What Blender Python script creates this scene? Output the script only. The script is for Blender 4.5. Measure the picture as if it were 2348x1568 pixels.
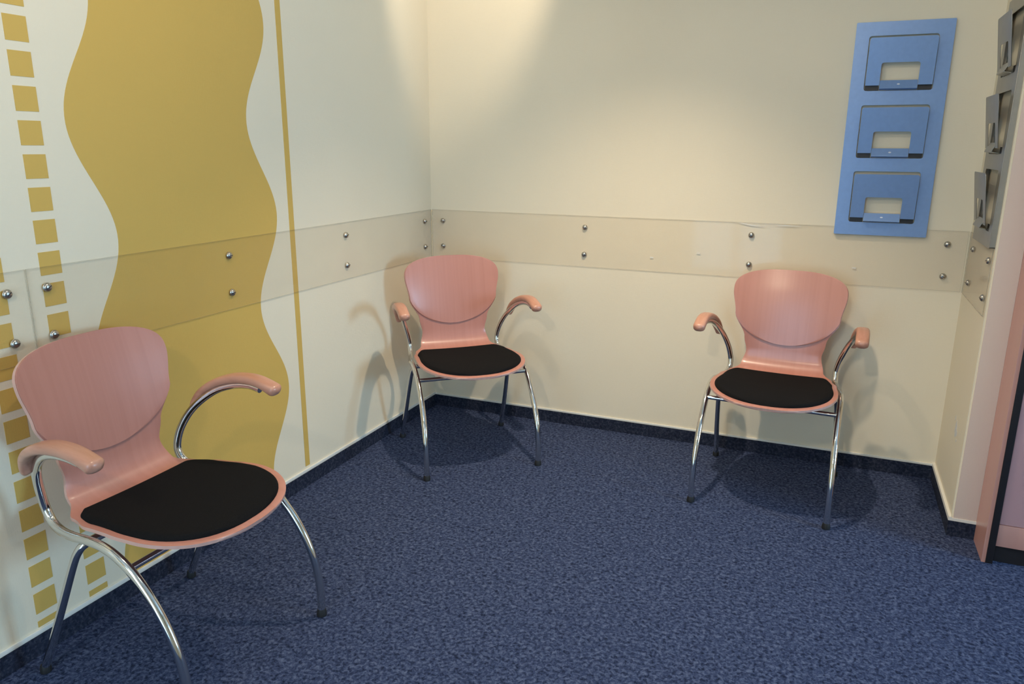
import bpy, bmesh, math, random
from mathutils import Vector, Matrix
random.seed(7)
for o in list(bpy.data.objects):
    bpy.data.objects.remove(o, do_unlink=True)
scene = bpy.context.scene
C = scene.collection

# ------------------------------------------------------------------ camera
CAM = Vector((1.8875, -3.4346, 1.3585))
F_PX = 1728.79
RIGHT = Vector((0.9219829, 0.38718611, 0.00586865))
UP = Vector((-0.10212812, 0.22851682, 0.96816833))
FWD = Vector((-0.37352025, 0.893234, -0.25023119))
cd = bpy.data.cameras.new('camera'); cam = bpy.data.objects.new('camera', cd); C.objects.link(cam)
cd.sensor_fit = 'HORIZONTAL'; cd.sensor_width = 36.0; cd.lens = F_PX * 36.0 / 2348.0
cd.clip_start = 0.05; cd.clip_end = 60
cam.matrix_world = Matrix(((RIGHT.x, UP.x, -FWD.x, CAM.x), (RIGHT.y, UP.y, -FWD.y, CAM.y),
                           (RIGHT.z, UP.z, -FWD.z, CAM.z), (0, 0, 0, 1)))
scene.camera = cam

# ------------------------------------------------------------------ world, lights, exposure
w = bpy.data.worlds.new('sky'); scene.world = w; w.use_nodes = True
w.node_tree.nodes['Background'].inputs['Color'].default_value = (0.55, 0.72, 1.0, 1)
w.node_tree.nodes['Background'].inputs['Strength'].default_value = 0.3
vs = scene.view_settings
vs.view_transform = 'Standard'; vs.look = 'None'; vs.gamma = 1.0; vs.use_curve_mapping = False
vs.exposure = -0.36
WIN3 = dict(x0=0.50, x1=1.50, z0=0.06, z1=2.05)     # glazed door in the wall behind the camera
WIN2 = dict(y0=-1.95, y1=-1.08, z0=0.45, z1=2.10)     # window in the wall far to the right
Y_END, X_END, CEIL = -4.7, 5.0, 2.5
DAY = (0.39, 0.70, 1.0)
WARM = (1.0, 0.83, 0.61)

def area(name, loc, direction, sx, sy, power, color):
    l = bpy.data.lights.new(name, 'AREA'); l.shape = 'RECTANGLE'; l.size = sx; l.size_y = sy
    l.energy = power; l.color = color
    o = bpy.data.objects.new(name, l); C.objects.link(o); o.location = loc
    o.rotation_euler = Vector(direction).to_track_quat('-Z', 'Z').to_euler()
    return o
area('daylight_door', ((WIN3['x0'] + WIN3['x1']) / 2, Y_END - 0.12, (WIN3['z0'] + WIN3['z1']) / 2), (0, 1, 0),
     WIN3['x1'] - WIN3['x0'], WIN3['z1'] - WIN3['z0'], 58, DAY)
area('daylight_side', (X_END + 0.12, (WIN2['y0'] + WIN2['y1']) / 2, (WIN2['z0'] + WIN2['z1']) / 2), (-1, 0.0, 0.0),
     WIN2['y1'] - WIN2['y0'], WIN2['z1'] - WIN2['z0'], 230, DAY)
LAMPS = [  # location on the ceiling, aim point, cone (full degrees), blend, watts
    ((0.60, -0.60), (0.249, -0.068, 2.224), 80, 0.55, 24),
    ((1.20, -1.02), (1.15, -0.82, 0.0), 97, 1.0, 172),
    ((0.95, -2.10), (0.95, -2.0, 0.0), 168, 0.3, 31),  # unseen wide lamp, added as warm fill for the upper left wall
    ((2.15, -2.00), (2.15, -1.9, 0.0), 168, 0.3, 7),  # unseen wide lamp, added to warm the upper right of the back wall
    ((1.45, -4.35), (1.3, -3.0, 0.0), 160, 0.3, 98),
]

# ------------------------------------------------------------------ materials
def nt(name):
    m = bpy.data.materials.new(name); m.use_nodes = True
    t = m.node_tree; b = t.nodes['Principled BSDF']
    return m, t, b
def nd(t, kind, **kw):
    n = t.nodes.new(kind)
    for k, v in kw.items():
        if k in n.inputs: n.inputs[k].default_value = v
        else: setattr(n, k, v)
    return n
def coords(t, scale=(1, 1, 1), kind='Object'):
    c = nd(t, 'ShaderNodeTexCoord'); mp = nd(t, 'ShaderNodeMapping')
    mp.inputs['Scale'].default_value = scale
    t.links.new(c.outputs[kind], mp.inputs['Vector'])
    return mp.outputs['Vector']
def ramp(t, fac, stops):
    r = nd(t, 'ShaderNodeValToRGB'); e = r.color_ramp.elements
    while len(e) < len(stops): e.new(0.5)
    for i, (p, c) in enumerate(stops):
        e[i].position = p; e[i].color = (*c, 1)
    t.links.new(fac, r.inputs['Fac'])
    return r.outputs['Color']
def bump(t, b, h, strength, dist):
    n = nd(t, 'ShaderNodeBump', Strength=strength, Distance=dist)
    t.links.new(h, n.inputs['Height']); t.links.new(n.outputs['Normal'], b.inputs['Normal'])
def simple(name, col, rough=0.5, metal=0.0, var=0.06, scale=30, bump_d=0.0, coat=0.0):
    m, t, b = nt(name)
    n = nd(t, 'ShaderNodeTexNoise', Scale=scale, Detail=4.0)
    t.links.new(coords(t), n.inputs['Vector'])
    c = ramp(t, n.outputs['Fac'], [(0.3, tuple(v * (1 - var) for v in col)), (0.7, tuple(min(1, v * (1 + var)) for v in col))])
    t.links.new(c, b.inputs['Base Color'])
    b.inputs['Roughness'].default_value = rough; b.inputs['Metallic'].default_value = metal
    b.inputs['Coat Weight'].default_value = coat; b.inputs['Coat Roughness'].default_value = 0.15
    if bump_d: bump(t, b, n.outputs['Fac'], 0.4, bump_d)
    return m
def wallpaper(name, col, rough=0.75):
    """woven wallpaper: fine horizontal threads with a soft vertical break"""
    m, t, b = nt(name)
    n1 = nd(t, 'ShaderNodeTexNoise', Scale=1.0, Detail=2.0); t.links.new(coords(t, (45, 45, 420)), n1.inputs['Vector'])
    n2 = nd(t, 'ShaderNodeTexNoise', Scale=1.0, Detail=2.0); t.links.new(coords(t, (330, 330, 60)), n2.inputs['Vector'])
    n3 = nd(t, 'ShaderNodeTexNoise', Scale=1.6, Detail=3.0); t.links.new(coords(t), n3.inputs['Vector'])
    ad = nd(t, 'ShaderNodeMath', operation='ADD'); t.links.new(n1.outputs['Fac'], ad.inputs[0]); t.links.new(n2.outputs['Fac'], ad.inputs[1])
    c1 = ramp(t, ad.outputs[0], [(0.30, tuple(v * 0.955 for v in col)), (0.75, tuple(min(1, v * 1.03) for v in col))])
    c2 = ramp(t, n3.outputs['Fac'], [(0.3, (0.965, 0.965, 0.965)), (0.7, (1, 1, 1))])
    mx = nd(t, 'ShaderNodeMix', data_type='RGBA', blend_type='MULTIPLY'); mx.inputs[0].default_value = 1.0
    t.links.new(c1, mx.inputs[6]); t.links.new(c2, mx.inputs[7]); t.links.new(mx.outputs[2], b.inputs['Base Color'])
    b.inputs['Roughness'].default_value = rough
    b.inputs['Specular IOR Level'].default_value = 0.3
    bump(t, b, ad.outputs[0], 0.22, 0.0012)
    return m
def carpet(name, dark, mid, light):
    m, t, b = nt(name)
    co = coords(t, (1, 1, 1))
    v1 = nd(t, 'ShaderNodeTexNoise', Scale=92.0, Detail=2.0, Roughness=0.6, Distortion=0.5); t.links.new(co, v1.inputs['Vector'])
    vr = nd(t, 'ShaderNodeMapRange'); vr.inputs['From Min'].default_value = 0.30; vr.inputs['From Max'].default_value = 0.70
    t.links.new(v1.outputs['Fac'], vr.inputs['Value'])
    n2 = nd(t, 'ShaderNodeTexNoise', Scale=260.0, Detail=3.0); t.links.new(co, n2.inputs['Vector'])
    n3 = nd(t, 'ShaderNodeTexNoise', Scale=34.0, Detail=3.0); t.links.new(co, n3.inputs['Vector'])
    a1 = nd(t, 'ShaderNodeMath', operation='MULTIPLY_ADD'); a1.inputs[1].default_value = 0.62
    t.links.new(vr.outputs[0], a1.inputs[0])
    s1 = nd(t, 'ShaderNodeMath', operation='MULTIPLY'); s1.inputs[1].default_value = 0.30
    t.links.new(n2.outputs['Fac'], s1.inputs[0])
    s2 = nd(t, 'ShaderNodeMath', operation='MULTIPLY_ADD'); s2.inputs[1].default_value = 0.22
    t.links.new(n3.outputs['Fac'], s2.inputs[0]); t.links.new(s1.outputs[0], s2.inputs[2])
    t.links.new(s2.outputs[0], a1.inputs[2])
    c = ramp(t, a1.outputs[0], [(0.24, dark), (0.56, mid), (0.92, light)])
    t.links.new(c, b.inputs['Base Color']); b.inputs['Roughness'].default_value = 0.95
    b.inputs['Specular IOR Level'].default_value = 0.15
    bump(t, b, n2.outputs['Fac'], 0.6, 0.003)
    return m
def plywood(name, col, dark, rough=0.33, sc=(85, 2.2, 2.2)):
    m, t, b = nt(name)
    n = nd(t, 'ShaderNodeTexNoise', Scale=1.0, Detail=5.0, Distortion=0.35); t.links.new(coords(t, sc), n.inputs['Vector'])
    n2 = nd(t, 'ShaderNodeTexNoise', Scale=1.0, Detail=2.0); t.links.new(coords(t, tuple(v * 0.25 for v in sc)), n2.inputs['Vector'])
    mx = nd(t, 'ShaderNodeMix', data_type='RGBA'); mx.inputs[0].default_value = 0.5
    t.links.new(n.outputs['Fac'], mx.inputs[6]); t.links.new(n2.outputs['Fac'], mx.inputs[7])
    c = ramp(t, mx.outputs[2], [(0.33, dark), (0.6, col)])
    t.links.new(c, b.inputs['Base Color'])
    b.inputs['Roughness'].default_value = rough + 0.1; b.inputs['Coat Weight'].default_value = 0.6; b.inputs['Coat Roughness'].default_value = 0.22
    bump(t, b, n.outputs['Fac'], 0.05, 0.0006)
    return m
def acrylic(name, tint, body):
    m = bpy.data.materials.new(name); m.use_nodes = True; t = m.node_tree
    for n in list(t.nodes): t.nodes.remove(n)
    out = nd(t, 'ShaderNodeOutputMaterial')
    tr = nd(t, 'ShaderNodeBsdfTransparent', Color=(*tint, 1))
    df = nd(t, 'ShaderNodeBsdfDiffuse', Color=(0.62, 0.58, 0.5, 1))
    gl = nd(t, 'ShaderNodeBsdfGlossy', Roughness=0.06)
    n = nd(t, 'ShaderNodeTexNoise', Scale=9.0, Detail=4.0); t.links.new(coords(t), n.inputs['Vector'])
    r = nd(t, 'ShaderNodeMapRange'); r.inputs['From Min'].default_value = 0.35; r.inputs['From Max'].default_value = 0.75
    r.inputs['To Min'].default_value = body; r.inputs['To Max'].default_value = body * 2.2
    t.links.new(n.outputs['Fac'], r.inputs['Value'])
    m1 = nd(t, 'ShaderNodeMixShader'); t.links.new(r.outputs[0], m1.inputs[0]); t.links.new(tr.outputs[0], m1.inputs[1]); t.links.new(df.outputs[0], m1.inputs[2])
    lw = nd(t, 'ShaderNodeLayerWeight', Blend=0.5)
    pw = nd(t, 'ShaderNodeMath', operation='POWER'); pw.inputs[1].default_value = 4.0; t.links.new(lw.outputs['Facing'], pw.inputs[0])
    fr = nd(t, 'ShaderNodeMath', operation='MULTIPLY_ADD'); fr.inputs[1].default_value = 0.45; fr.inputs[2].default_value = 0.006
    t.links.new(pw.outputs[0], fr.inputs[0])
    m2 = nd(t, 'ShaderNodeMixShader'); t.links.new(fr.outputs[0], m2.inputs[0]); t.links.new(m1.outputs[0], m2.inputs[1]); t.links.new(gl.outputs[0], m2.inputs[2])
    t.links.new(m2.outputs[0], out.inputs['Surface'])
    return m
def emit(name, col, s):
    m = bpy.data.materials.new(name); m.use_nodes = True; t = m.node_tree
    b = t.nodes['Principled BSDF']; b.inputs['Emission Color'].default_value = (*col, 1); b.inputs['Emission Strength'].default_value = s
    return m

M = {}
M['wall'] = wallpaper('cream_woven_wallpaper', (0.825, 0.74, 0.58))
M['ochre'] = wallpaper('ochre_wall_paint', (0.65, 0.425, 0.11))
M['trim'] = simple('white_sealant_and_glint', (0.82, 0.80, 0.74), 0.5, var=0.02)
M['carpet'] = carpet('blue_flecked_carpet', (0.007, 0.0118, 0.033), (0.0355, 0.0515, 0.116), (0.102, 0.130, 0.222))
M['base'] = carpet('navy_carpet_skirting', (0.010, 0.013, 0.026), (0.020, 0.026, 0.050), (0.050, 0.058, 0.085))
M['ceiling'] = simple('white_ceiling_paint', (0.82, 0.80, 0.76), 0.9, var=0.02)
M['ply'] = plywood('pink_beech_plywood', (0.520, 0.222, 0.172), (0.480, 0.198, 0.150))
M['plyedge'] = plywood('pale_plywood_edge', (0.66, 0.40, 0.34), (0.60, 0.35, 0.29), 0.35)
M['arm'] = plywood('beech_armrest_wood', (0.58, 0.285, 0.195), (0.45, 0.195, 0.125), 0.38, (60, 9, 60))
M['pad'] = simple('black_felt_upholstery', (0.0075, 0.0072, 0.0078), 0.95, var=0.25, scale=400, bump_d=0.0006)
M['pad'].node_tree.nodes['Principled BSDF'].inputs['Specular IOR Level'].default_value = 0.12
M['chrome'] = simple('chromed_steel_tube', (0.72, 0.71, 0.69), 0.10, 1.0, var=0.02)
M['rubber'] = simple('black_rubber', (0.012, 0.012, 0.013), 0.6)
M['acrylic'] = acrylic('clear_acrylic_sheet', (0.991, 0.985, 0.976), 0.008)
M['acrylic_edge'] = acrylic('acrylic_cut_edge', (0.75, 0.72, 0.66), 0.22)
M['screw'] = simple('stainless_screw', (0.50, 0.48, 0.45), 0.28, 1.0)
M['slot'] = simple('dark_screw_slot', (0.06, 0.055, 0.05), 0.5, 0.6)
M['blue'] = simple('blue_powder_coated_steel', (0.205, 0.330, 0.60), 0.36, 0.25, var=0.03, scale=60, coat=0.2)
M['silver'] = simple('grey_sheet_steel', (0.40, 0.375, 0.33), 0.36, 0.75, var=0.04)
M['pale'] = simple('pale_surface', (0.75, 0.80, 0.9), 0.4)
M['pink'] = plywood('pink_laminate', (0.60, 0.31, 0.26), (0.55, 0.27, 0.22), 0.35, (9, 9, 0.8))
M['pinkdoor'] = plywood('rose_laminate_front', (0.60, 0.35, 0.36), (0.55, 0.31, 0.315), 0.25, (9, 9, 0.8))
M['pinkbounce'] = wallpaper('pink_bounce_wallpaper', (0.78, 0.635, 0.545))
M['black'] = simple('black_edge_band_and_slot_shade', (0.014, 0.011, 0.012), 0.45)
M['scuff'] = simple('scraped_plaster', (0.72, 0.71, 0.70), 0.9, var=0.12, scale=90)
M['lampglow'] = emit('lamp_glow', (1.0, 0.88, 0.68), 25)
M['lampring'] = simple('white_lamp_ring', (0.8, 0.8, 0.78), 0.4)
M['frame'] = simple('white_window_frame', (0.8, 0.8, 0.8), 0.4)
M['glass'] = acrylic('window_glass', (0.97, 0.98, 0.98), 0.0)

# ------------------------------------------------------------------ mesh helpers
def finish(name, bm, mat, parent=None, smooth=False, angle=35):
    me = bpy.data.meshes.new(name); bm.normal_update(); bm.to_mesh(me); bm.free()
    for m in (mat if isinstance(mat, (list, tuple)) else [mat]): me.materials.append(M[m])
    if smooth:
        for p in me.polygons: p.use_smooth = True
        me.set_sharp_from_angle(angle=math.radians(angle))
    o = bpy.data.objects.new(name, me); C.objects.link(o)
    if parent: o.parent = parent
    return o
def add_box(bm, a, b, bev=0.0):
    a, b = Vector(a), Vector(b)
    r = bmesh.ops.create_cube(bm, size=1.0); vs_ = r['verts']
    bmesh.ops.scale(bm, vec=b - a, verts=vs_); bmesh.ops.translate(bm, vec=(a + b) / 2, verts=vs_)
    if bev:
        es = list({e for v in vs_ for e in v.link_edges})
        bmesh.ops.bevel(bm, geom=es, offset=bev, segments=2, affect='EDGES', profile=0.6)
def box(name, a, b, mat, parent=None, bev=0.0):
    bm = bmesh.new(); add_box(bm, a, b, bev); return finish(name, bm, mat, parent, smooth=bev > 0)
def catmull(pts, n=8):
    pts = [Vector(p) for p in pts]; q = [pts[0] * 2 - pts[1]] + pts + [pts[-1] * 2 - pts[-2]]; out = []
    for i in range(1, len(q) - 2):
        p0, p1, p2, p3 = q[i - 1:i + 3]
        for k in range(n):
            t = k / n
            out.append(0.5 * ((2 * p1) + (p2 - p0) * t + (2 * p0 - 5 * p1 + 4 * p2 - p3) * t * t + (3 * p1 - p0 - 3 * p2 + p3) * t ** 3))
    out.append(pts[-1]); return out
def sweep(bm, path, section, ref):
    """section(i, n) -> list of (side, up) offsets; ref = direction that 'side' follows"""
    rings = []; n = len(path)
    for i, p in enumerate(path):
        t = (path[min(i + 1, n - 1)] - path[max(i - 1, 0)]).normalized()
        side = (Vector(ref) - t * Vector(ref).dot(t)).normalized(); up = t.cross(side)
        rings.append([bm.verts.new(p + side * a + up * b) for a, b in section(i, n)])
    k = len(rings[0])
    for i in range(n - 1):
        for j in range(k):
            bm.faces.new((rings[i][j], rings[i][(j + 1) % k], rings[i + 1][(j + 1) % k], rings[i + 1][j]))
    bm.faces.new(rings[0][::-1]); bm.faces.new(rings[-1])
    bmesh.ops.recalc_face_normals(bm, faces=bm.faces)
def tube(bm, path, r, seg=14, ref=(1, 0, 0)):
    c = [(r * math.cos(2 * math.pi * k / seg), r * math.sin(2 * math.pi * k / seg)) for k in range(seg)]
    sweep(bm, path, lambda i, n: c, ref)
def lathe(bm, prof, seg=16, mat=Matrix.Identity(4)):
    rings = [[bm.verts.new(mat @ Vector((r * math.cos(2 * math.pi * k / seg), r * math.sin(2 * math.pi * k / seg), z))) for k in range(seg)] for r, z in prof]
    for i in range(len(prof) - 1):
        for j in range(seg):
            bm.faces.new((rings[i][j], rings[i][(j + 1) % seg], rings[i + 1][(j + 1) % seg], rings[i + 1][j]))
    bm.faces.new(rings[0][::-1]); bm.faces.new(rings[-1])
    bmesh.ops.recalc_face_normals(bm, faces=bm.faces)
def rrect(x0, z0, x1, z1, r, n=5):
    o = []
    for cx, cz, a0 in ((x1 - r, z1 - r, 0), (x0 + r, z1 - r, 90), (x0 + r, z0 + r, 180), (x1 - r, z0 + r, 270)):
        for k in range(n + 1):
            a = math.radians(a0 + 90 * k / n); o.append((cx + r * math.cos(a), cz + r * math.sin(a)))
    return o
def flat_mesh(loops, thick):
    """outline with holes, filled and given a thickness (centred on local z)"""
    cu = bpy.data.curves.new('outline', 'CURVE'); cu.dimensions = '2D'; cu.fill_mode = 'BOTH'; cu.extrude = thick / 2
    for lp in loops:
        s = cu.splines.new('POLY'); s.points.add(len(lp) - 1); s.use_cyclic_u = True
        for p, (x, y) in zip(s.points, lp): p.co = (x, y, 0, 1)
    o = bpy.data.objects.new('outline', cu); C.objects.link(o)
    dg = bpy.context.evaluated_depsgraph_get(); me = bpy.data.meshes.new_from_object(o.evaluated_get(dg))
    bpy.data.objects.remove(o, do_unlink=True); bpy.data.curves.remove(cu)
    bm = bmesh.new(); bm.from_mesh(me); bpy.data.meshes.remove(me)
    bmesh.ops.remove_doubles(bm, verts=bm.verts, dist=1e-5); bmesh.ops.recalc_face_normals(bm, faces=bm.faces)
    return bm
XZ = Matrix(((1, 0, 0, 0), (0, 0, 1, 0), (0, 1, 0, 0), (0, 0, 0, 1)))   # curve plane -> local x,z
YZ = Matrix(((0, 0, 1, 0), (1, 0, 0, 0), (0, 1, 0, 0), (0, 0, 0, 1)))   # curve plane -> local y,z
def plate(name, loops, thick, mat, parent, mtx):
    bm = flat_mesh(loops, thick); bmesh.ops.transform(bm, matrix=mtx, verts=bm.verts)
    bmesh.ops.recalc_face_normals(bm, faces=bm.faces)
    return finish(name, bm, mat, parent)
def tag(o, label, cat=None, group=None, kind=None):
    o['label'] = label
    if cat: o['category'] = cat
    if group: o['group'] = group
    if kind: o['kind'] = kind
    return o
def empty(name, loc, rz=0):
    o = bpy.data.objects.new(name, None); C.objects.link(o); o.location = loc; o.rotation_euler = (0, 0, rz)
    o.empty_display_size = 0.1; return o
def copy_tree(o, parent=None):
    c = o.copy(); C.objects.link(c); c.parent = parent
    for ch in list(o.children): copy_tree(ch, c)
    return c

# ------------------------------------------------------------------ room shell
HB = 0.0585                                   # height of the carpet skirting
XR, YR = 2.40, -0.5215                        # the short return wall and its outer corner
def struct(o, label, cat): return tag(o, label, cat, kind='structure')
struct(box('floor', (-0.1, Y_END - 0.1, -0.08), (X_END + 0.1, 0.1, 0), 'carpet'), 'dark blue flecked needle-felt carpet floor', 'floor')
struct(box('ceiling', (-0.1, Y_END - 0.1, CEIL), (X_END + 0.1, 0.1, CEIL + 0.1), 'ceiling'), 'plain white ceiling above the waiting corner', 'ceiling')
wl = struct(box('wall_left', (-0.1, Y_END, 0), (0, 0.1, CEIL), 'wall'), 'cream wall with ochre wave, stripe and square columns', 'wall')
wb = struct(box('wall_back', (0, 0, 0), (X_END, 0.1, CEIL), 'wall'), 'cream woven wallpaper wall behind the blue rack', 'wall')
bm = bmesh.new(); add_box(bm, (XR, YR, 0), (X_END, 0, CEIL))
es = [e for e in bm.edges if abs(e.verts[0].co.x - XR) < 1e-4 and abs(e.verts[1].co.x - XR) < 1e-4 and abs(e.verts[0].co.y - YR) < 1e-4 and abs(e.verts[1].co.y - YR) < 1e-4]
bmesh.ops.bevel(bm, geom=es, offset=0.006, segments=3, affect='EDGES')
wr = struct(finish('wall_right', bm, 'wall', smooth=True), 'narrow cream return wall beside the pink cupboard', 'wall')
def wall_with_holes(name, along, pos, lo, hi, holes, label):
    bm = bmesh.new(); rects = []; p = lo
    for a0, a1, z0, z1 in holes:
        rects += [(p, a0, 0, CEIL), (a0, a1, 0, z0), (a0, a1, z1, CEIL)]; p = a1
    rects.append((p, hi, 0, CEIL))
    for p0, p1, q0, q1 in rects:
        if along == 'x': add_box(bm, (p0, pos - 0.1, q0), (p1, pos, q1))
        else: add_box(bm, (pos, p0, q0), (pos + 0.1, p1, q1))
    return struct(finish(name, bm, 'wall'), label, 'wall')
wall_with_holes('wall_front', 'x', Y_END, -0.1, X_END + 0.1, [(WIN3['x0'], WIN3['x1'], WIN3['z0'], WIN3['z1'])], 'cream wall with a glazed door behind the viewer')
wall_with_holes('wall_side', 'y', X_END, Y_END, YR, [(WIN2['y0'], WIN2['y1'], WIN2['z0'], WIN2['z1'])], 'cream wall with a window far to the right')
def window(name, along, pos, a0, a1, z0, z1, label):
    bm = bmesh.new(); f = 0.06
    for (p0, p1, q0, q1) in ((a0, a0 + f, z0, z1), (a1 - f, a1, z0, z1), (a0, a1, z0, z0 + f), (a0, a1, z1 - f, z1), ((a0 + a1) / 2 - f / 2, (a0 + a1) / 2 + f / 2, z0, z1)):
        if along == 'x': add_box(bm, (p0, pos - 0.08, q0), (p1, pos - 0.03, q1))
        else: add_box(bm, (pos + 0.03, p0, q0), (pos + 0.08, p1, q1))
    o = struct(finish(name, bm, 'frame'), label, name.split('_')[0])
    if along == 'x': box('pane', (a0 + f, pos - 0.058, z0 + f), (a1 - f, pos - 0.052, z1 - f), 'glass', o)
    else: box('pane', (pos + 0.052, a0 + f, z0 + f), (pos + 0.058, a1 - f, z1 - f), 'glass', o)
window('door_1', 'x', Y_END, WIN3['x0'], WIN3['x1'], WIN3['z0'], WIN3['z1'], 'white framed glazed door behind the viewer')
window('window_1', 'y', X_END, WIN2['y0'], WIN2['y1'], WIN2['z0'], WIN2['z1'], 'white framed window in the far right wall')
# carpet skirting and the pale sealant bead above it
BT = 0.009
struct(box('baseboard_left', (0, Y_END, 0), (BT, 0, HB), 'base'), 'dark navy carpet skirting along the patterned wall', 'baseboard')
struct(box('baseboard_back', (BT, -BT, 0), (XR - BT, 0, HB), 'base'), 'dark navy carpet skirting along the back wall', 'baseboard')
bm = bmesh.new(); add_box(bm, (XR - BT, YR - BT, 0), (XR, -BT * 0, HB)); add_box(bm, (XR, YR - BT, 0), (2.478, YR, HB))
struct(finish('baseboard_right', bm, 'base'), 'dark navy carpet skirting around the return wall', 'baseboard')
TB, TZ = 0.006, HB + 0.014
struct(box('trim_1', (0, Y_END, HB), (TB, 0, TZ), 'trim', bev=0.002), 'pale sealant bead above the left skirting', 'trim')
struct(box('trim_2', (TB, -TB, HB), (XR - TB, 0, TZ - 0.004), 'trim', bev=0.002), 'pale sealant bead above the back skirting', 'trim')
bm = bmesh.new(); add_box(bm, (XR - TB - 0.004, YR - TB, HB), (XR, 0, TZ)); add_box(bm, (XR, YR - TB, HB), (2.478, YR, TZ - 0.003))
struct(finish('trim_3', bm, 'trim'), 'pale sealant bead around the return wall', 'trim')

struct(box('pink_bounce_sheet', (XR + 0.005, YR - 0.004, TZ - 0.003), (2.478, YR, 2.12), 'pinkbounce', bev=0.001), 'thin sheet with pink bounce light in its colour, between return wall and cupboard', 'trim')  # thin sheet over the cream wall, pink bounce light put into its colour

# ------------------------------------------------------------------ painted pattern on the left wall
PT = 0.0008
def wall_paint(name, loop):
    return plate(name, [loop], PT, 'ochre', wl, Matrix.Translation((PT / 2, 0, 0)) @ YZ)
SQ, PITCH, ZTOP = 0.0605, 0.0826, 1.6640
for y0, y1 in ((-2.1125, -2.0520), (-2.2705, -2.2095)):
    k = -9
    while True:
        zt = ZTOP - k * PITCH; zb = zt - SQ; k += 1
        if zt > CEIL - 0.01: continue
        if zt < TZ + 0.012: break
        zb = max(zb, TZ + 0.004)
        wall_paint('painted_square', [(y0, zb), (y1, zb), (y1, zt), (y0, zt)])
PER = 0.655
def wave(c, a, ph, z): return c + a * math.cos(2 * math.pi * (z - ph) / PER)
zs = [TZ + (CEIL - 0.004 - TZ) * k / 150 for k in range(151)]
o = wall_paint('painted_wave', [(wave(-1.925, 0.0585, 1.098, z), z) for z in zs] + [(wave(-1.240, 0.0610, 1.112, z), z) for z in reversed(zs)])
o['label'] = 'broad ochre wavy band'
o = wall_paint('painted_stripe', [(-1.112, TZ + 0.010), (-1.084, TZ + 0.010), (-1.084, CEIL - 0.004), (-1.112, CEIL - 0.004)])
o['label'] = 'thin vertical ochre stripe'
# scraped patch on the return wall
random.seed(3)
for cy, cz, ry, rz in ((-0.335, 0.345, 0.020, 0.034), (-0.30, 0.375, 0.006, 0.012), (-0.375, 0.312, 0.007, 0.006), (-0.36, 0.335, 0.012, 0.014)):
    lp = [(cy + ry * math.cos(a) * random.uniform(.65, 1.1), cz + rz * math.sin(a) * random.uniform(.65, 1.1)) for a in [2 * math.pi * k / 12 for k in range(12)]]
    plate('scuff_mark', [lp], 0.0006, 'scuff', wr, Matrix.Translation((XR - 0.0003, 0, 0)) @ YZ)

# ------------------------------------------------------------------ clear acrylic chair-rail guards with screws
Z0, Z1, ZS = 0.8086, 1.0486, (0.9945, 0.8665)
def screw_mesh():
    bm = bmesh.new(); r = 0.0115
    prof = [(0.0125, 0.0), (0.0125, 0.0015), (r, 0.0025)] + [(r * math.cos(a), 0.0025 + 0.0068 * math.sin(a)) for a in [math.radians(d) for d in (12, 28, 45, 62, 78)]]
    lathe(bm, prof, 18); return bm
def screw(parent, loc, normal):
    if not screw.me:
        o = finish('screw', screw_mesh(), 'screw', parent, smooth=True); screw.me = o.data
        bm = bmesh.new(); add_box(bm, (-0.0075, -0.0011, 0.0072), (0.0075, 0.0011, 0.0095)); s = finish('slot', bm, 'slot', o); screw.slot = s.data
    else:
        o = bpy.data.objects.new('screw', screw.me); C.objects.link(o); o.parent = parent
        s = bpy.data.objects.new('slot', screw.slot); C.objects.link(s); s.parent = o
    o.location = loc
    o.rotation_euler = (Vector(normal).to_track_quat('Z', 'Y') @ Matrix.Rotation(random.uniform(-0.7, 0.7), 3, 'Z').to_quaternion()).to_euler()
screw.me = None
GT = 0.004
def guard(a, b, spots, normal, label):
    bm = bmesh.new(); add_box(bm, a, b, 0.0006)
    n = Vector(normal)
    for f in bm.faces: f.material_index = 0 if abs(f.normal.dot(n)) > 0.9 else 1
    o = finish('wall_guard_panel', bm, ['acrylic', 'acrylic_edge']); tag(o, label, 'wall guard', 'clear acrylic wall guards')
    for s in spots:
        for z in ZS: screw(o, (s[0], s[1], z), normal)
    return o
E0 = 0.0012
guard((E0, -2.1535, Z0), (E0 + GT, -0.012, Z1), [(E0 + GT, y) for y in (-2.104, -1.442, -0.758, -0.077)], (1, 0, 0), 'clear acrylic guard strip across the ochre wave, up to the corner')
guard((E0, -4.2, Z0), (E0 + GT, -2.1565, Z1), [(E0 + GT, y) for y in (-2.211, -2.9, -3.6, -4.15)], (1, 0, 0), 'clear acrylic guard strip at far left edge, over the outer square column')
gb = guard((0.008, -E0 - GT, Z0), (XR - 0.008, -E0, Z1), [(x, -E0 - GT) for x in (0.068, 0.822, 1.5755, 2.324)], (0, -1, 0), 'long clear acrylic guard strip screwed on the back wall')
guard((XR - E0 - GT, YR + 0.02, Z0), (XR - E0, -0.02, Z1), [(XR - E0 - GT, y) for y in (-0.135, -0.462)], (-1, 0, 0), 'short clear acrylic guard strip under the grey leaflet rack')

# glints and edge glare on the back wall's sheet, painted as pale slivers
for pts in ([(1.138, 0.8718), (1.154, 0.8713)], [(1.3475, 0.9040), (1.3635, 0.9035)], [(1.988, 0.8793), (2.004, 0.8788)],
            [(1.519, 1.0475), (1.545, 1.0425), (1.580, 1.0370), (1.626, 1.0340)], [(1.667, 1.0395), (1.710, 1.0415), (1.775, 1.0415)]):
    hw = [0.0024] * len(pts) if len(pts) == 2 else [0.0004] + [0.0022] * (len(pts) - 2) + [0.0006]
    plate('glint', [[(x, z - h) for (x, z), h in zip(pts, hw)] + [(x, z + h) for (x, z), h in reversed(list(zip(pts, hw)))]], 0.0004, 'trim', gb, Matrix.Translation((0, -E0 - GT - 0.0002, 0)) @ XZ)

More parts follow.
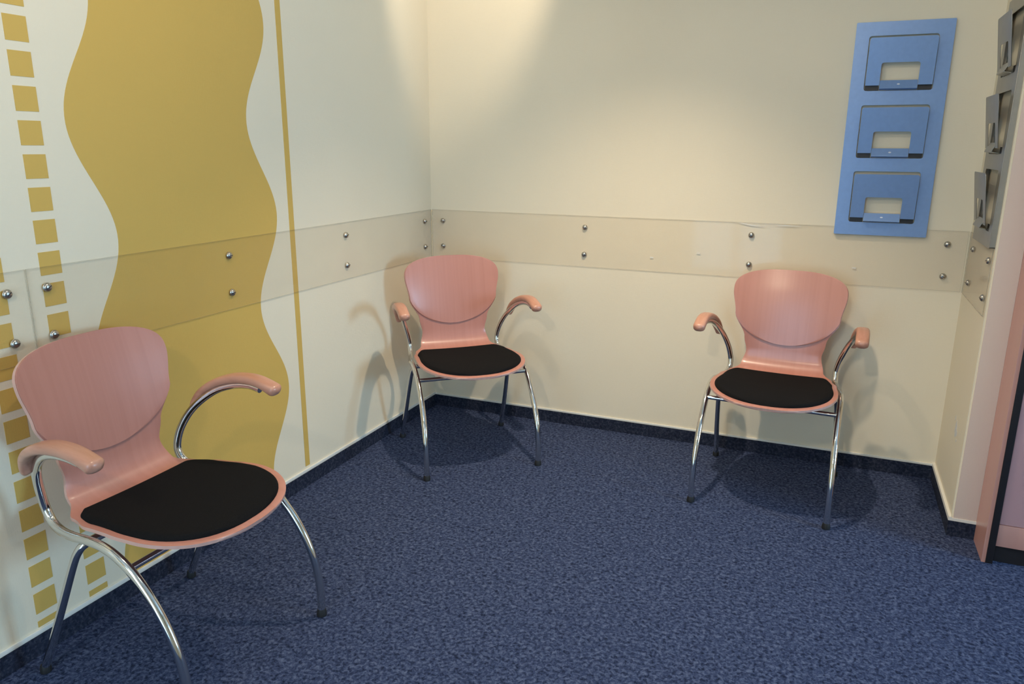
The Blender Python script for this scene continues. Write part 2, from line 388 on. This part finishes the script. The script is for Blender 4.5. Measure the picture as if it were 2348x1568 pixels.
# ------------------------------------------------------------------ leaflet racks (one blue, one grey steel)
def rack(mat, loc, rz, label):
    W_, H_ = 0.340, 0.814; SO = 0.016; T = 0.0022
    r = empty('leaflet_rack', loc, rz); tag(r, label, 'leaflet rack')
    ob = [0.0513, 0.3052, 0.5610]           # bottoms of the openings above the lower edge
    OW, OH = 0.2410, 0.2025
    loops = [rrect(-W_ / 2, 0, W_ / 2, H_, 0.004)] + [rrect(-OW / 2 - 0.0, b, OW / 2, b + OH, 0.010) for b in ob]
    bm = flat_mesh(loops, T); bmesh.ops.transform(bm, matrix=Matrix.Translation((0, -SO - T / 2, 0)) @ XZ, verts=bm.verts)
    for a, b_ in (((-W_ / 2, -SO, 0.002), (-W_ / 2 + T, 0, H_ - 0.002)), ((W_ / 2 - T, -SO, 0.002), (W_ / 2, 0, H_ - 0.002)),
                  ((-W_ / 2, -SO, 0.002), (W_ / 2, -0.0005, 0.002 + T)), ((-W_ / 2, -SO, H_ - 0.002 - T), (W_ / 2, -0.0005, H_ - 0.002))):
        add_box(bm, a, b_)
    bmesh.ops.recalc_face_normals(bm, faces=bm.faces)
    finish('back_plate', bm, mat, r)
    FH, FW, CW, CH = 0.174, 0.234, 0.134, 0.083
    for b in ob:
        y0, y1 = -SO - T - 0.012, -SO - T - 0.034      # the flap leans outwards at the top
        lean = math.atan2(y0 - y1, FH)
        rr = 0.009
        lp = [(-FW / 2, 0), (-CW / 2, 0), (-CW / 2, CH - rr)] + [(-CW / 2 + rr - rr * math.cos(a), CH - rr + rr * math.sin(a)) for a in (0.4, 0.8, 1.2, 1.57)] + \
             [(CW / 2 - rr + rr * math.sin(a), CH - rr + rr * math.cos(a)) for a in (0, 0.4, 0.8, 1.2)] + [(CW / 2, CH - rr), (CW / 2, 0), (FW / 2, 0)] + \
             [(FW / 2 - rr + rr * math.cos(a), FH - rr + rr * math.sin(a)) for a in (0, 0.4, 0.8, 1.2, 1.57)] + [(-FW / 2 + rr - rr * math.sin(a), FH - rr + rr * math.cos(a)) for a in (0, 0.4, 0.8, 1.2, 1.57)]
        fl = plate('flap', [lp], 0.0016, mat, r, Matrix.Translation((0, y0, b + 0.0195)) @ Matrix.Rotation(lean, 4, 'X') @ XZ)
        for sx in (-1, 1):                     # black strips painted in for the shade in the slots under the flap's legs
            xa, xb = sorted((sx * (CW / 2 + 0.002), sx * (OW / 2 - 0.004)))
            box('slot_shade', (xa, -SO + 0.0005, b + 0.001), (xb, -SO + 0.002, b + 0.023), 'black', r)
        # bent tongue: a little floor from the plate, then a lip rising in the cut-out
        bm = bmesh.new(); zt = b + 0.006
        yf = y0 - 0.009
        sec = [(-SO - T, zt - 0.004), (y0 + 0.002, zt - 0.002), (yf, zt), (yf - 0.0012, zt + 0.0015), (yf - 0.0004, zt + 0.004), (y0 + 0.004, zt + 0.032)]
        th = 0.0014; n2 = []                    # closed profile: outer line, then the same line set back by the sheet thickness
        for i, (y, z) in enumerate(sec):
            (ya, za), (yb, zb) = sec[max(i - 1, 0)], sec[min(i + 1, len(sec) - 1)]
            l = math.hypot(yb - ya, zb - za); n2.append((y + (zb - za) / l * th, z - (yb - ya) / l * th))
        prof = sec + n2[::-1]
        ends = [[bm.verts.new((x, y, z)) for y, z in prof] for x in (-CW / 2 + 0.001, CW / 2 - 0.001)]
        for i in range(len(prof)):
            j = (i + 1) % len(prof); bm.faces.new((ends[0][i], ends[0][j], ends[1][j], ends[1][i]))
        bm.faces.new(ends[0]); bm.faces.new(ends[1][::-1]); bmesh.ops.recalc_face_normals(bm, faces=bm.faces)
        tg = finish('tongue', bm, mat, r)
        if mat == 'blue':  # small pale oval set on each tongue
            lp = [(0.0055 * math.cos(a), zt + 0.018 + 0.0028 * math.sin(a)) for a in [2 * math.pi * k / 12 for k in range(12)]]
            sl = math.atan2((y0 + 0.004) - (yf - 0.0004), 0.028)
            lp = [(x, z - zt - 0.004) for x, z in lp]
            plate('pale_oval', [lp], 0.0006, 'pale', tg, Matrix.Translation((0, yf - 0.0013, zt + 0.004)) @ Matrix.Rotation(-sl, 4, 'X') @ XZ)
    return r
rack('blue', (2.0735, 0, 1.0190), 0, 'flat blue metal leaflet rack with three empty pockets on back wall')
rack('silver', (XR, -0.335, 1.040), -math.pi / 2, 'grey steel leaflet rack seen edge-on upon the narrow return wall')

# ------------------------------------------------------------------ pink cupboard at the right edge
cb = empty('cupboard', (2.478, YR, 0)); tag(cb, 'pink laminate cupboard with black edge band at the right edge', 'cupboard')
def cbox(name, a, b, mat, parent=cb, bev=0.0):
    o = Vector((2.478, YR, 0)); return box(name, Vector(a) - o, Vector(b) - o, mat, parent, bev)
cbox('side_panel', (2.478, -0.690, 0), (2.4895, YR - 0.001, 2.12), 'pink')
cbox('edge_band', (2.4895, -0.694, 0), (2.5105, -0.640, 2.12), 'black', bev=0.001)
cbox('carcass', (2.5105, -0.655, 0.05), (3.35, YR - 0.001, 2.12), 'pink')
cbox('door', (2.5125, -0.676, 0.141), (2.93, -0.656, 2.115), 'pinkdoor', bev=0.001)
cbox('door', (2.934, -0.676, 0.141), (3.35, -0.656, 2.115), 'pinkdoor', bev=0.001)
cbox('bottom_rail', (2.5105, -0.678, 0.061), (3.35, -0.656, 0.139), 'pink', bev=0.001)
cbox('plinth', (2.5105, -0.668, 0.0), (3.35, -0.60, 0.061), 'black')

# ------------------------------------------------------------------ chairs
def smooth_profile():
    pts = [(0.274, 0.4290), (0.250, 0.4340), (0.20, 0.4395), (0.12, 0.4420), (0.02, 0.4420), (-0.08, 0.4425), (-0.14, 0.4450), (-0.178, 0.4560),
           (-0.203, 0.4800), (-0.214, 0.5150), (-0.219, 0.560), (-0.226, 0.620), (-0.238, 0.700), (-0.255, 0.780), (-0.279, 0.868)]
    return catmull([(0, y, z) for y, z in pts], 10)
PROF = smooth_profile()
LEN = [0.0]
for a, b in zip(PROF, PROF[1:]): LEN.append(LEN[-1] + (b - a).length)
STOT = LEN[-1]
def prof_at(s):
    s = min(max(s, 0), STOT)
    lo, hi = 0, len(LEN) - 1
    while hi - lo > 1:
        m = (lo + hi) // 2
        if LEN[m] <= s: lo = m
        else: hi = m
    f = (s - LEN[lo]) / (LEN[hi] - LEN[lo]); return PROF[lo].lerp(PROF[hi], f)
def s_of(test):
    for s_, p in zip(LEN, PROF):
        if test(p): return s_
S_Y = lambda y: s_of(lambda p: p.y <= y)
S_Z = lambda z: s_of(lambda p: p.z >= z and p.y < -0.1)
def interp(x, xs, ys):
    if x <= xs[0]: return ys[0]
    for i in range(len(xs) - 1):
        if x <= xs[i + 1]:
            t = (x - xs[i]) / (xs[i + 1] - xs[i]); t = t * t * (3 - 2 * t); return ys[i] + (ys[i + 1] - ys[i]) * t
    return ys[-1]
sF, sT = S_Y(0.075), S_Z(0.775)
WX = [sF, S_Y(-0.05), S_Y(-0.13), S_Z(0.462), S_Z(0.52), S_Z(0.58), S_Z(0.68), sT]
WY = [0.2360, 0.2250, 0.2020, 0.1640, 0.1500, 0.1620, 0.2080, 0.2240]
def half_w(s):
    if s < sF: q = (sF - s) / sF; return WY[0] * max(0.0, 1 - q ** 2.35) ** (1 / 2.35)
    if s > sT: q = (s - sT) / (STOT - sT); return WY[-1] * max(0.0, 1 - q ** 2.7) ** (1 / 2.7)
    return interp(s, WX, WY)
S_SEAT, S_BACK = S_Y(-0.13), S_Z(0.50)
def surf(s, x):
    p = prof_at(s).copy(); p.x = x
    k = (x / 0.236) ** 2
    seat = 1 - min(max((s - S_Y(0.02)) / (S_SEAT - S_Y(0.02)), 0), 1)
    front = min(max((s - S_Y(0.24)) / (S_Y(0.10) - S_Y(0.24)), 0), 1)
    p.z += 0.014 * k * (0.35 + 0.65 * front) * (0.4 + 0.6 * seat) if s < S_BACK else 0.014 * k * 0.4 * max(0, 1 - (s - S_BACK) / 0.06)
    bk = min(max((s - S_BACK) / 0.14, 0), 1); bk = bk * bk * (3 - 2 * bk)
    p.y += 0.026 * k * bk
    return p
def normal_at(s, x):
    e = 0.004
    ds = surf(min(s + e, STOT), x) - surf(max(s - e, 0), x); dx = surf(s, x + e) - surf(s, x - e)
    n = dx.cross(ds); n.normalize()
    return -n if (n.z < 0 and s < S_SEAT) or (n.y < 0 and s > S_BACK) or (n.y + n.z < 0) else n
def shell_mesh(rows, hw, off_top, off_bot, nx=26, edge_mat=0):
    """rows of s; hw(s) half-width; offsets along the sitting-side normal"""
    bm = bmesh.new(); top, bot = [], []
    for s in rows:
        wv = max(hw(s), 0.004); tr, br = [], []
        for j in range(nx + 1):
            u = -1 + 2 * j / nx; x = wv * math.sin(u * math.pi / 2) * 0.35 + wv * u * 0.65
            p, n = surf(s, x), normal_at(s, x)
            edge = 1.0 if 0 < j < nx else 0.80
            mid = (off_top(s, u) + off_bot(s, u)) / 2
            tr.append(bm.verts.new(p + n * (mid + (off_top(s, u) - mid) * edge))); br.append(bm.verts.new(p + n * (mid + (off_bot(s, u) - mid) * edge)))
        top.append(tr); bot.append(br)
    R_ = len(rows)
    for i in range(R_ - 1):
        for j in range(nx):
            bm.faces.new((top[i][j], top[i + 1][j], top[i + 1][j + 1], top[i][j + 1])); bm.faces.new((bot[i][j], bot[i][j + 1], bot[i + 1][j + 1], bot[i + 1][j]))
        for j in (0, nx):
            bm.faces.new((top[i][j], bot[i][j], bot[i + 1][j], top[i + 1][j])).material_index = edge_mat
    for i in (0, R_ - 1):
        for j in range(nx): bm.faces.new((top[i][j], top[i][j + 1], bot[i][j + 1], bot[i][j])).material_index = edge_mat
    bmesh.ops.recalc_face_normals(bm, faces=bm.faces)
    return bm
def cos_rows(a, b, n, dense_a, dense_b):
    o = []
    for k in range(n + 1):
        t = k / n
        if dense_a and dense_b: t = 0.5 - 0.5 * math.cos(math.pi * t)
        elif dense_a: t = 1 - math.cos(t * math.pi / 2)
        elif dense_b: t = math.sin(t * math.pi / 2)
        o.append(a + (b - a) * t)
    return o
def make_chair():
    root = empty('armchair', (0, 0, 0))
    rows = cos_rows(0.0004, sF, 18, True, False) + [sF + (sT - sF) * k / 46 for k in range(1, 47)] + cos_rows(sT, STOT - 0.0004, 16, False, True)[1:]
    TH = 0.0055
    o = finish('plywood_shell', shell_mesh(rows, half_w, lambda s, u: TH, lambda s, u: -TH, 26, 1), ['ply', 'plyedge'], root, smooth=True, angle=50)
    # raised shield-shaped panel on the front of the backrest
    sB, sM = S_Z(0.556), S_Z(0.722)
    def hw_p(s):
        e = max(0.0, 1 - ((sM - s) / (sM - sB)) ** 2.0) ** 0.5 * 0.216 if s < sM else 1
        return min(e, half_w(s) - 0.0008)
    rows = cos_rows(sB + 0.0004, sM, 16, True, False) + [sM + (sT - sM) * k / 8 for k in range(1, 9)] + cos_rows(sT, STOT - 0.0012, 14, False, True)[1:]
    def lift(s, u): return TH + 0.0030 + 0.0045 * min(max((S_Z(0.76) - s) / (S_Z(0.76) - sB), 0), 1) ** 1.3
    finish('backrest_panel', shell_mesh(rows, hw_p, lift, lambda s, u: TH - 0.001), 'ply', root, smooth=True, angle=50)
    # upholstered seat pad
    pF, pM, pB = S_Y(0.257), S_Y(0.075), S_Y(-0.142)
    def hw_s(s):
        if s < pM: q = (pM - s) / (pM - pF); return 0.2195 * max(0, 1 - q ** 2.3) ** (1 / 2.3)
        b = interp(s, [pM, S_Y(-0.05), pB], [0.2195, 0.2080, 0.186])
        q = max(0, (s - S_Y(-0.104)) / (pB - S_Y(-0.104))); return b - 0.045 * (1 - max(0, 1 - q * q) ** 0.5)
    rows = cos_rows(pF + 0.0003, pM, 16, True, False) + cos_rows(pM, pB, 22, False, True)[1:]
    def puff(s, u):
        e = min(abs(s - pF), abs(pB - s), (1 - abs(u)) * max(hw_s(s), 0.01))
        return TH + 0.0015 + 0.0105 * (1 - max(0.0, 1 - e / 0.022) ** 2.2)
    finish('seat_pad', shell_mesh(rows, hw_s, puff, lambda s, u: TH - 0.001, 30), 'pad', root, smooth=True, angle=60)
    # chromed side tubes: front leg, loop and arm in one bend
    side_pts = [(0.250, 0.2575, 0.016), (0.250, 0.2585, 0.06), (0.250, 0.2560, 0.11), (0.249, 0.2440, 0.18), (0.248, 0.2220, 0.24), (0.247, 0.1890, 0.300), (0.246, 0.150, 0.350),
                (0.2460, 0.108, 0.392), (0.2460, 0.063, 0.4200), (0.2450, 0.018, 0.4330), (0.2430, -0.028, 0.4350), (0.2350, -0.086, 0.4280), (0.2220, -0.148, 0.4240), (0.2130, -0.192, 0.4370),
                (0.2115, -0.2120, 0.472), (0.2220, -0.2060, 0.525), (0.2390, -0.182, 0.577), (0.2560, -0.146, 0.618), (0.2720, -0.096, 0.6530), (0.2840, -0.040, 0.6720), (0.2900, 0.015, 0.6765), (0.2900, 0.055, 0.670)]
    arm_pts = [(0.2590, -0.181, 0.588), (0.2650, -0.172, 0.612), (0.2740, -0.148, 0.644), (0.2840, -0.104, 0.6725), (0.2905, -0.048, 0.6905), (0.2935, 0.010, 0.6960), (0.2940, 0.055, 0.6910), (0.2940, 0.092, 0.6790), (0.294, 0.117, 0.667)]
    def arm_sec(i, n):
        t = i / (n - 1)
        wd = 0.0150 + 0.0085 * min(1, t / 0.35); hh = 0.0090 + 0.0060 * min(1, t / 0.55)
        if t > 0.8: hh += 0.0035 * (t - 0.8) / 0.2
        e = min(t / 0.05, (1 - t) / 0.075, 1.0); k = max(0.25, (1 - (1 - e) ** 2) ** 0.5)
        return [(wd * k * math.copysign(abs(math.cos(a)) ** 0.7, math.cos(a)), hh * k * math.copysign(abs(math.sin(a)) ** 0.7, math.sin(a))) for a in [2 * math.pi * j / 16 for j in range(16)]]
    for sg in (1, -1):
        bm = bmesh.new(); tube(bm, catmull([(x * sg, y, z) for x, y, z in side_pts], 6), 0.0115, 14, (1, 0, 0))
        tb = finish('side_tube', bm, 'chrome', root, smooth=True)
        bm = bmesh.new(); lathe(bm, [(0.0125, 0), (0.0148, 0.002), (0.0148, 0.011), (0.0125, 0.022), (0.0118, 0.024)], 16, Matrix.Translation((0.250 * sg, 0.2575, 0)))
        finish('foot', bm, 'rubber', tb, smooth=True)
        bm = bmesh.new(); sweep(bm, catmull([(x * sg, y, z) for x, y, z in arm_pts], 5), arm_sec, (1, 0, 0))
        finish('armrest', bm, 'arm', root, smooth=True, angle=60)
    # rear legs: one inverted U under the seat
    half = [(0.250, -0.2575, 0.016), (0.2455, -0.209, 0.115), (0.2395, -0.151, 0.245), (0.2325, -0.105, 0.352), (0.2270, -0.086, 0.387), (0.2160, -0.076, 0.401), (0.196, -0.073, 0.4045), (0.12, -0.072, 0.4050), (0, -0.072, 0.4050)]
    path = [Vector(p) for p in half] + [Vector((-x, y, z)) for x, y, z in reversed(half[:-1])]
    bm = bmesh.new(); tube(bm, catmull(path, 5), 0.0105, 12, (0, 1, 0.3))
    rl = finish('rear_leg_frame', bm, 'chrome', root, smooth=True)
    for sg in (1, -1):
        bm = bmesh.new(); lathe(bm, [(0.0115, 0), (0.0138, 0.002), (0.0138, 0.011), (0.0118, 0.022), (0.0108, 0.024)], 16, Matrix.Translation((0.250 * sg, -0.2575, 0)))
        finish('foot', bm, 'rubber', rl, smooth=True)
    bm = bmesh.new(); tube(bm, [Vector((-0.2455 + 0.491 * k / 6, 0.108, 0.3930)) for k in range(7)], 0.0085, 12, (0, 1, 0))
    finish('crossbar', bm, 'chrome', root, smooth=True)
    for sx in (0.10, -0.10):                     # shell mounts between the bars and the seat
        bm = bmesh.new(); tube(bm, catmull([(sx, 0.108, 0.398), (sx, 0.07, 0.4200), (sx, 0.02, 0.4290), (sx, -0.03, 0.4270), (sx, -0.072, 0.409)], 4), 0.006, 10, (1, 0, 0))
        finish('seat_mount', bm, 'chrome', root, smooth=True)
    return root
G = 'beech armchairs with black seat pads'
chair = make_chair()
SPOTS = [((0.345, -2.075), -0.5, 'pink beech armchair nearest the viewer, standing before the ochre wave'),
         ((0.4465, -0.516), -48.0, 'pink beech armchair turned diagonally in the room corner'),
         ((1.7487, -0.384), -92.8, 'pink beech armchair facing forward below the blue leaflet rack')]
trees = [chair] + [copy_tree(chair) for _ in SPOTS[1:]]
for t_, ((x, y), a, lab) in zip(trees, SPOTS):
    t_.location = (x, y, 0); t_.rotation_euler = (0, 0, math.radians(a - 90)); tag(t_, lab, 'armchair', G)

# ------------------------------------------------------------------ ceiling spots and added fill lamps
NAMES = ['recessed ceiling spot aimed into the room corner', 'recessed ceiling spot above the middle of the waiting area',
         'added warm fill lamp in the ceiling above the nearest armchair', 'added warm fill lamp in the ceiling above the open floor on the right', 'recessed ceiling spot behind the viewer']
for ((x, y), aim, cone, blend, watt), lab in zip(LAMPS, NAMES):
    r = empty('ceiling_spot_or_added_fill', (x, y, CEIL)); tag(r, lab, 'ceiling lamp', 'recessed ceiling spots and added fill lamps')
    bm = bmesh.new(); lathe(bm, [(0.042, 0), (0.055, 0), (0.055, -0.004), (0.050, -0.008), (0.042, -0.006), (0.040, -0.002)], 28); finish('ring', bm, 'lampring', r, smooth=True)
    bm = bmesh.new(); lathe(bm, [(0.039, -0.0005), (0.039, -0.003), (0.02, -0.004)], 24); finish('lens', bm, 'lampglow', r, smooth=True)
    l = bpy.data.lights.new('spot_light', 'SPOT'); l.energy = watt; l.color = WARM; l.spot_size = math.radians(cone); l.spot_blend = blend; l.shadow_soft_size = 0.03
    lo = bpy.data.objects.new('spot_light', l); C.objects.link(lo); lo.location = (x, y, CEIL - 0.02)
    lo.rotation_euler = (Vector(aim) - Vector((x, y, CEIL - 0.02))).to_track_quat('-Z', 'Y').to_euler()
